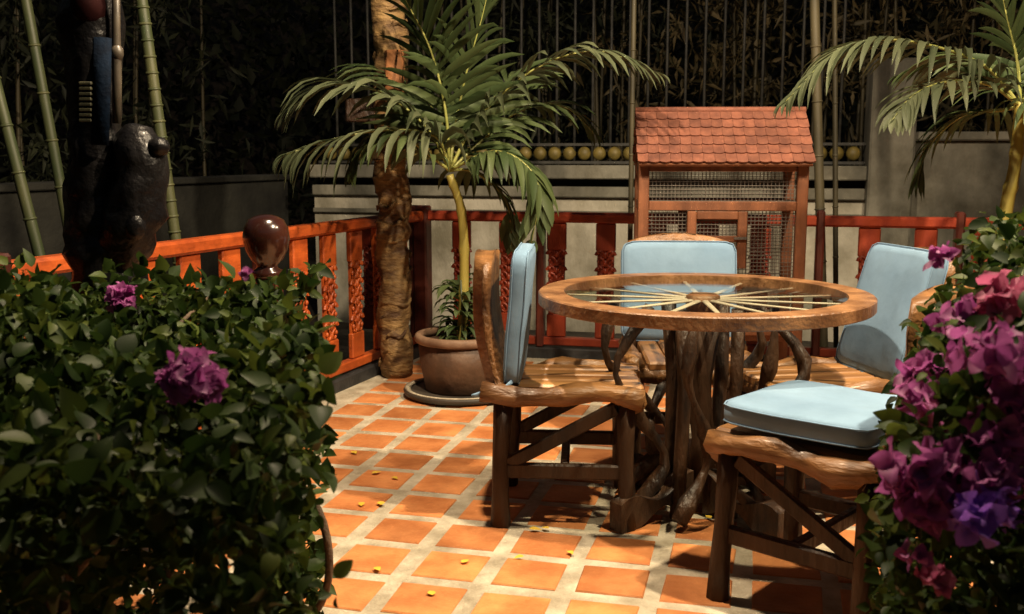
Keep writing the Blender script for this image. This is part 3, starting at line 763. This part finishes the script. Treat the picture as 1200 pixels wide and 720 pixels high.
frond(palm, fr(*[(x, y, d + Yr - Y0) for x, y, d in (c0, (1190, 100, .2), (1150, 70, .35), (1100, 70, .45), (1050, 90, .5))]), 20, .30, .016, .4, M['palm'], splay=.6)
frond(palm, fr(*[(x, y, d + Yr - Y0) for x, y, d in (c0, (1215, 120, -.1), (1250, 130, -.2), (1280, 170, -.25))]), 16, .3, .017, .5, M['palm'], splay=.6, single=False)

# ================================================================ BAMBOO POLES
def pole(label, pts, r, m, group=None, rings=.16):
    t = thing('bamboo_pole', label, 'bamboo', Vector((pts[0][0], pts[0][1], pts[0][2])), 0, group)
    o_ = Vector(pts[0]); P = [Vector(p) - o_ for p in pts]
    SP = spline(P, 24); g = MB(); g.tube(SP, r, 8); g.build('culm', m, t)
    ln = sum((SP[i + 1] - SP[i]).length for i in range(24)); k = 0.1
    rg = MB(); acc = 0; nxt = rings * .5
    for i in range(24):
        L_ = (SP[i + 1] - SP[i]).length
        while nxt < acc + L_:
            q = (nxt - acc) / L_; c_ = SP[i].lerp(SP[i + 1], q); d_ = (SP[i + 1] - SP[i]).normalized()
            rg = MB(); rg.tube([c_ - d_ * .006, c_, c_ + d_ * .006], [r * 1.02, r * 1.22, r * 1.02], 8); rg.build('node_ring', m, t); nxt += rings
        acc += L_
    return t
def ground_to(px0, py0, px1, py1, Y):
    a = atY(px0, py0, Y); b = atY(px1, py1, Y); d_ = (a - b); 
    k = (a.z + .16) / max(1e-6, (b.z - a.z)); f_ = a - (b - a) * k
    top = b + (b - a) * .6
    return [f_, f_.lerp(a, .5), a, b, top]
pole('green ringed bamboo cane rising beside the black sculpture', ground_to(190, 170, 166, 0, 4.6), .026, M['bamboo'], rings=.07)
pole('pale leaning bamboo cane left of the black sculpture', ground_to(79, 262, 32, 10, 4.9), .026, M['bamboo'], rings=.22)
pole('short steeply leaning bamboo cane with an orange tip', ground_to(38, 268, 4, 135, 4.4), .026, M['bamboo'], rings=.2)
pole('thin dark bamboo pole behind the left edge of the hutch roof', ground_to(739, 250, 742, 60, BA.y + .30), .015, M['bamboodry'], rings=.3)
pole('stout dark bamboo pole at the right side of the hutch', ground_to(961, 250, 955, 20, BA.y + .05), .027, M['bamboodry'], rings=.3)
pole('slim brown bamboo pole between the hutch and the wall pillar', ground_to(979, 250, 978, 20, BA.y + .3), .016, M['bamboodry'], rings=.3)

# ================================================================ BACKGROUND THICKET
def leafblade(mb, p, d, n, L, w):
    s_ = d.cross(n).normalized(); n2 = s_.cross(d)
    mb.add([p, p + d * L * .4 + s_ * w + n2 * w * .3, p + d * L * .45 - n2 * L * .04, p + d * L * .4 - s_ * w + n2 * w * .3, p + d * L - n2 * L * .14],
           [(0, 2, 1), (0, 3, 2), (1, 2, 4), (2, 3, 4)], True)
def rdir():
    while True:
        v = Vector((rnd(-1, 1), rnd(-1, 1), rnd(-1, 1)))
        if .05 < v.length < 1: return v.normalized()
def clump(label, c, rad, zlo, zhi, nculm, nleaf, m, cm, group='bamboo clumps behind the wall'):
    t = thing('bamboo_clump', label, 'bamboo clump', c, 0, group)
    for k in range(nculm):
        x, y = rnd(-rad, rad), rnd(-.5, .5); l_ = rnd(-.25, .25)
        g = MB(); g.tube(spline([(x, y, -.16), (x + l_ * .3, y, 1.6), (x + l_, y + rnd(-.2, .2), zhi + .4)], 10), [.022 - .0012 * i for i in range(11)], 6); g.build('culm', cm, t)
    g = MB(); cl = [(rnd(-rad, rad), rnd(-.7, .5), rnd(zlo, zhi)) for _ in range(26)]
    for k in range(nleaf):
        q = random.choice(cl); p = Vector(q) + rdir() * abs(random.gauss(0, .32))
        d_ = (rdir() + Vector((0, 0, -.7))).normalized(); leafblade(g, p, d_, rdir(), rnd(.10, .24), rnd(.010, .022))
    tag(g.build('foliage', m, t), kind='stuff')
random.seed(51)
CL = ['dark bamboo clump behind the wall beyond the trunk post', 'dark bamboo clump behind the fence just right of the trunk post', 'brownish bamboo clump behind the fence beyond the palm crown',
      'brownish bamboo clump behind the fence by the palm tip', 'brownish bamboo clump behind the fence beside the thin dark pole', 'brownish bamboo clump behind the fence above the hutch roof',
      'brownish bamboo clump behind the fence by the stout dark pole', 'brownish bamboo clump behind the wall pillar', 'brownish bamboo clump behind the solid wall beside the pillar']
for i in range(9):
    x = -.6 + i * .95
    c = CORNER - bnorm * (WD + 1.6 + (i % 2) * .6) + bdir * (x); c.z = 0
    clump(CL[i], c, .75, 1.15, 3.6, 7, 1500, M['thicket'] if i > 1 else M['thicketgreen'], M['bamboodry'])
for i in range(6):
    c = LW + ldir * (-.5 + i * 1.5) - lnorm * (1.3 + .5 * (i % 2)); c.z = 0
    t = clump('dark green bamboo clump behind the low grey wall', c, .9, .5, 3.8, 5, 1400, M['thicketgreen'], M['bamboodry'], 'bamboo clumps behind the low wall')
# added dark bank behind the garden, keeps bright sky gaps out
vs = []; fs = []; na = 48
for i, (r_, z_) in enumerate(((15.5, -.3), (17, 3.5), (19, 6.5), (24, 9), (40, 9), (60, -.3))):
    for k in range(na):
        a = 2 * math.pi * k / na; q = 1 + .12 * noise.noise(Vector((math.cos(a) * 3, math.sin(a) * 3, i)))
        vs.append((math.sin(a) * r_, math.cos(a) * r_, z_ * q if z_ > 0 else z_))
for i in range(5):
    for k in range(na): fs.append((i * na + k, (i + 1) * na + k, (i + 1) * na + (k + 1) % na, i * na + (k + 1) % na))
g = MB(); g.add(vs, fs, True); tag(g.build('backdrop_bank', M['soil']), kind='structure')
# far dark wood closing the horizon
g = MB()
for k in range(24000):
    a = rnd(-1.1, 1.25); r_ = rnd(13, 15); p = Vector((math.sin(a) * r_, math.cos(a) * r_, rnd(-.1, 5.5)))
    leafblade(g, p, rdir(), rdir(), rnd(.14, .32), rnd(.03, .08))
tag(g.build('far_wood', M['thicketgreen']), 'dark mass of trees beyond the garden', 'trees', kind='stuff')

# ================================================================ BLACK SCULPTURE, NEWEL
YS = 3.0
s0 = atY(115, 300, YS); s0.z = 0
t = thing('black_sculpture', 'tall glossy black carved sculpture with dark blue band above the hedge', 'sculpture', (s0.x, s0.y, 0))
def sl(px, py, dy=0): return atY(px, py, YS + dy) - s0
g = MB(); g.lathe([(.17, -.01), (.17, .08), (.13, .1), (.11, .7)], n=16); g.build('plinth', M['blackgloss'], t)
sp = spline([sl(130, 345), sl(126, 300), sl(118, 250), sl(114, 190), sl(112, 130), sl(110, 70), sl(106, 0), sl(104, -50)], 30)
g = MB(); g.tube(sp, [.09, .105, .112, .11, .105, .105, .10, .098, .095, .09, .088, .086, .085, .083, .08, .078, .075, .074, .073, .073, .075, .078, .082, .085, .085, .08, .075, .07, .06, .05, .03], 14, wob=.35, seed=3); g.build('body', M['blackgloss'], t)
g = MB(); g.tube(spline([sl(148, 158, -.03), sl(162, 176, -.05), sl(166, 205, -.05), sl(160, 240, -.05), sl(150, 275, -.05), sl(138, 315, -.03)], 16), [.04, .055, .064, .068, .070, .072, .074, .076, .078, .08, .082, .082, .08, .078, .072, .06, .04], 20, wob=.22, seed=8)
g.ell(sl(186, 172, -.08), (.032, .035, .028), 10, 7); g.ell(sl(157, 264, -.11), (.035, .03, .045), 10, 7); g.build('carved_limb', M['blackgloss'], t)
g = MB(); g.tube([sl(120, 45, -.07), sl(119, 100, -.085), sl(117, 170, -.095)], .026, 8, flat=.6); g.build('cloth_band', M['bluecloth'], t)
g = MB(); g.tube([sl(92, 175, -.03), sl(88, 220, -.04), sl(90, 270, -.05)], .022, 8, flat=.6); g.build('cloth_band', M['bluecloth'], t)
g = MB(); g.ell(sl(104, 8, -.05), (.05, .05, .06), 10, 6); g.build('painted_head', M['redpaint'], t)
g = MB(); g.tube([sl(136, -40, -.05), sl(136, 30, -.05), sl(137, 90, -.05), sl(137, 145, -.05)], [.011, .012, .014, .013], 8); g.ell(sl(137, 62, -.05), (.02, .02, .025), 8, 5); g.build('staff', M['stick'], t)
for k in range(8):
    g = MB(); g.box(sl(101, 98 + k * 6.2, -.095), (.035, .02, .009), bev=.002); g.build('carved_notch', M['olive'], t)
YN = 3.35
n0 = atY(312, 280, YN); zc = n0.z; n0.z = 0
t = thing('newel_post', 'dark brown newel post with a glossy round ball finial above the hedge', 'post', n0)
g = MB(); g.box((0, 0, (zc - .13) / 2), (.085, .085, zc - .13), bev=.008); g.build('shaft', M['darkred'], t)
g = MB(); g.lathe([(.04, -.13), (.052, -.12), (.05, -.105), (.034, -.095), (.034, -.085), (.05, -.07), (.066, -.04), (.0765, 0), (.072, .035), (.058, .062), (.04, .072), (.02, .078), (0, .079)], (0, 0, zc), n=28); g.build('ball_finial', M['brownball'], t)

# ================================================================ BUSHES
def leafshape(s):
    """pointed oval leaf, length 1 along x, folded"""
    return None
def bushleaf(mb, p, d, n, L, w):
    s_ = d.cross(n)
    if s_.length < 1e-4: return
    s_.normalize(); n2 = s_.cross(d); c = rnd(.05, .42)
    def pt(q, k): return p + d * L * q + s_ * w * k + n2 * (w * abs(k) * .35 - L * c * q * q)
    vs = [pt(0, 0), pt(.12, .55), pt(.35, 1), pt(.65, .72), pt(1, 0), pt(.65, -.72), pt(.35, -1), pt(.12, -.55), pt(.35, 0), pt(.65, 0)]
    mb.add(vs, [(0, 8, 2, 1), (0, 7, 6, 8), (8, 9, 3, 2), (8, 6, 5, 9), (9, 4, 3), (9, 5, 4)], True)
def fineleaf(mb, p, d, n, L, w, curl=None, wave=.0):
    """rounded, folded and curling leaf with a smooth outline"""
    s_ = d.cross(n)
    if s_.length < 1e-4: return
    s_.normalize(); n2 = s_.cross(d); c = rnd(.05, .40) if curl is None else curl; ph = rnd(0, 6.28); sk = rnd(-.10, .10); fo = rnd(.15, .5)
    T_ = (0, .06, .16, .3, .45, .6, .75, .88, .96, 1); vs = []; fs = []
    for q in T_:
        k = (math.sin(math.pi * q ** .72)) ** .8 if 0 < q < 1 else 0
        m_ = p + d * L * q + s_ * L * sk * q * q - n2 * L * c * q * q
        e = w * k
        vs += [m_ - s_ * e + n2 * (e * fo + wave * w * math.sin(q * 9 + ph)), m_, m_ + s_ * e + n2 * (e * fo + wave * w * math.sin(q * 8 + ph + 2))]
    for i in range(len(T_) - 1):
        a = i * 3; fs += [(a, a + 1, a + 4, a + 3), (a + 1, a + 2, a + 5, a + 4)]
    mb.add(vs, fs, True)
def bract(mb, c, size, ax):
    """one bougainvillea bloom: three papery bracts"""
    a0 = rnd(0, 6.28); t1 = ax.orthogonal().normalized(); t2 = ax.cross(t1)
    for k in range(3):
        a = a0 + k * 2.094; u = (t1 * math.cos(a) + t2 * math.sin(a)); d = (u * .8 + ax * rnd(.35, .8)).normalized()
        fineleaf(mb, c, (d + rdir() * .22).normalized(), (ax + rdir() * .4).normalized(), size * rnd(.8, 1.15), size * rnd(.36, .48), rnd(-.25, .35), .18)
def bloom(root, p, n, spread, size, m):
    g = MB()
    for k in range(int(n * 1.15)):
        q = rdir() * spread * rnd(.3, 1) ; q.z *= .8
        bract(g, Vector(p) + q, size * rnd(.55, .85), (q.normalized() + Vector((0, -.5, .3))).normalized())
    g.build('flower', m, root)
from mathutils.bvhtree import BVHTree
def on_bush(b, px, py, c, inset=.02):
    fo = [o for o in b.children if o.name.startswith('foliage')][0]
    tr = BVHTree.FromPolygons([v.co.copy() for v in fo.data.vertices], [tuple(p.vertices) for p in fo.data.polygons])
    d_ = (atY(px, py, 1) - Vector((0, 0, H))).normalized(); o_ = Vector((0, 0, H)) - c
    h = tr.ray_cast(o_, d_)
    return (h[0] - d_ * inset) if h[0] is not None else atY(px, py, 1.7) - c
def bush(label, c, inside, box, nstuff, nsingle, sizes, seed, cat='bush'):
    random.seed(seed)
    t = thing('flowering_bush', label, cat, c); c = Vector(c)
    g = MB(); near = []
    k = 0; tries = 0
    while k < nstuff and tries < nstuff * 60:
        tries += 1
        p = Vector((rnd(box[0], box[1]), rnd(box[2], box[3]), rnd(box[4], box[5])))
        dd = inside(p)
        if dd <= 0: continue
        if random.random() > math.exp(-dd * 5.0) + .10: continue
        d_ = (rdir() + Vector((0, -.35, .05))).normalized(); L = sizes[0] + (sizes[1] - sizes[0]) * random.random() ** 1.6
        if dd < .09 and len(near) < nsingle and p.y < (box[2] + box[3]) / 2 + .35 and random.random() < .5: near.append((p, d_, L * 1.05))
        else: (fineleaf if dd < .10 and p.y < 1.9 else bushleaf)(g, p - c, d_, (rdir() * .9 + Vector((0, -.5, .8))).normalized(), L, L * rnd(.28, .40))
        k += 1
    tag(g.build('foliage', M['leaf'], t), kind='stuff')
    lm = []
    for q in range(10):
        g = MB(); fineleaf(g, Vector((0, 0, 0)), Vector((1, 0, 0)), Vector((0, 0, 1)), 1, rnd(.28, .38), None, .08); m = g.mesh('leaf'); m.materials.append(M['leafnear']); lm.append(m)
    for p, d_, L in near:
        o = obj('leaf', random.choice(lm), None, t, p - c); o.rotation_euler = d_.to_track_quat('X', 'Z').to_euler(); o.rotation_euler.rotate_axis('X', rnd(-.9, .9)); o.scale = (L, L, L)
    return t
nz3 = lambda p, s, a: a * noise.noise(p * s)
def in_left(p):
    # right face leans, top rounded, thinner skirt near the ground on the right
    xr = -.165 * p.y - .075 + nz3(p, 3.6, .13) + nz3(p, 9, .05)
    top = .885 + nz3(Vector((p.x, p.y, 3)), 4.5, .11) - .22 * max(0, 1.75 - p.y) 
    fr_ = 1.25 + nz3(Vector((p.x, 1, p.z)), 4, .22); bk = 2.62 + nz3(Vector((p.x, 5, p.z)), 3, .1)
    xr = min(xr, -.165 * p.y - .02)
    d = min(xr - p.x, top - p.z, p.y - fr_, bk - p.y, p.z - .12)
    if p.z < .58 and p.x > -.85:
        if p.y < 1.75 + nz3(Vector((p.x * 4, 2, p.z * 4)), 1, .25): return -1
        if noise.noise(Vector((p.x * 7.5, p.y * 1.5, p.z * 7.5 + 3))) > -.04: return -1
    return d
b = bush('big dark leafy hedge bush with a few pink blooms before the orange railing', (-1.2, 1.9, -.0), in_left, (-2.1, -.1, 1.1, 2.8, .1, 1.1), 38000, 300, (.020, .054), 61)
c = Vector((-1.2, 1.9, 0))
for (px, py, Y, n, s_, z_) in ((228, 443, 1.50, 26, .034, .042), (143, 350, 2.0, 12, .024, .04), (288, 323, 2.3, 3, .008, .018), (208, 452, 1.52, 9, .02, .04)):
    bloom(b, on_bush(b, px, py, c, .05), n, s_, z_, M['magenta'])
random.seed(62)
for k in range(16):
    x, y = rnd(-1.9, -.75), rnd(1.5, 2.3)
    g = MB(); g.tube(spline([(x, y, 0), (x + rnd(-.1, .1), y + rnd(-.1, .1), .35), (x + rnd(-.2, .2), y + rnd(-.2, .2), .65), (x + rnd(-.2, .15), y + rnd(-.2, .2), .88)], 10), [.014 - .001 * i for i in range(11)], 6)
    o = g.build('stem', M['stem'], b); o.location = -c
for (pts) in ([(330, 760, 2.3), (372, 715, 2.2), (386, 665, 2.15), (376, 605, 2.15), (345, 560, 2.2)], [(300, 770, 2.2), (330, 690, 2.15), (345, 620, 2.2), (330, 560, 2.3)]):
    g = MB(); g.tube(spline([atY(x, y, Y) - c for x, y, Y in pts], 14), .009, 6); g.build('stem', M['stem'], b)

def in_right(p):
    xl = .374 * p.y + nz3(p, 3.5, .08) + nz3(p, 9, .03) + max(0, p.z - .62) * .34
    top = 1.06 + nz3(Vector((p.x, p.y, 9)), 3.5, .06) - .18 * max(0, 1.9 - p.y)
    d = min(p.x - xl, top - p.z, p.y - 1.35 - nz3(p, 3, .1), 2.35 + nz3(p, 4, .1) - p.y, p.z - .1)
    return d
b2 = bush('leafy bush covered in magenta and violet blooms beside the chairs', (1.1, 1.9, 0), in_right, (.4, 1.75, 1.2, 2.5, .08, 1.15), 19000, 260, (.020, .050), 71)
c2 = Vector((1.1, 1.9, 0)); random.seed(72)
mg, vi, ro = M['magenta'], M['violet'], M['rose']
for (px, py, Y, n, s_, z_, m) in ((1182, 352, 1.75, 14, .036, .045, ro), (1120, 372, 1.9, 9, .030, .042, mg), (1128, 408, 1.85, 8, .028, .042, mg), (1090, 440, 1.75, 10, .032, .045, mg),
        (1082, 468, 1.7, 9, .028, .045, mg), (1165, 418, 1.7, 10, .04, .045, mg), (1192, 430, 1.65, 8, .03, .045, mg), (1105, 505, 1.6, 12, .036, .05, mg), (1075, 548, 1.6, 12, .036, .05, mg),
        (1110, 550, 1.5, 16, .045, .05, mg), (1145, 545, 1.45, 16, .045, .05, mg), (1060, 570, 1.6, 7, .022, .045, mg), (1100, 590, 1.5, 12, .034, .048, mg), (1170, 560, 1.45, 12, .04, .05, mg),
        (1150, 605, 1.38, 14, .036, .048, vi), (1185, 590, 1.36, 14, .034, .048, vi), (1180, 500, 1.6, 12, .036, .048, mg), (1198, 465, 1.6, 6, .03, .045, mg), (1092, 678, 1.45, 7, .02, .036, ro),
        (1108, 302, 2.15, 5, .014, .034, mg), (1075, 655, 1.5, 4, .016, .034, mg), (1195, 520, 1.5, 8, .03, .045, mg)):
    bloom(b2, on_bush(b2, px, py, c2, .05 if m is vi else .025), n, s_, z_, m)
for k in range(10):
    x, y = rnd(.85, 1.5), rnd(1.5, 2.2)
    g = MB(); g.tube(spline([(x, y, 0), (x + rnd(-.08, .08), y + rnd(-.1, .1), .35), (x + rnd(-.15, .15), y + rnd(-.2, .2), .9)], 10), [.013 - .001 * i for i in range(11)], 6)
    o = g.build('stem', M['stem'], b2); o.location = -c2

# ================================================================ FALLEN PETALS
random.seed(81)
for (px, py) in ((406, 669), (440, 666), (424, 590), (447, 593), (541, 661), (507, 699), (620, 621), (643, 621), (666, 647), (614, 653), (413, 530), (460, 560), (436, 556), (833, 609)):
    p = at(px, py, .003); g = MB(); L = rnd(.026, .042)
    a = rnd(0, 6.28); d_ = Vector((math.cos(a), math.sin(a), .12)); bushleaf(g, Vector((0, 0, 0)), d_.normalized(), Vector((0, 0, 1)), L, L * .35)
    o = g.build('fallen_petal', M['petal'], None, p + Vector((0, 0, .004))); o.scale.z = .45; tag(o, 'small yellow petal fallen on the orange floor tiles', 'petal', 'yellow petals fallen on the tiles')
print('OBJ', len(bpy.data.objects), 'tiles', ntile, 'corner', CORNER, 'BA', BA, 'TC', TC, 'LC', LC, 'RC', RC, 'FC', FC)
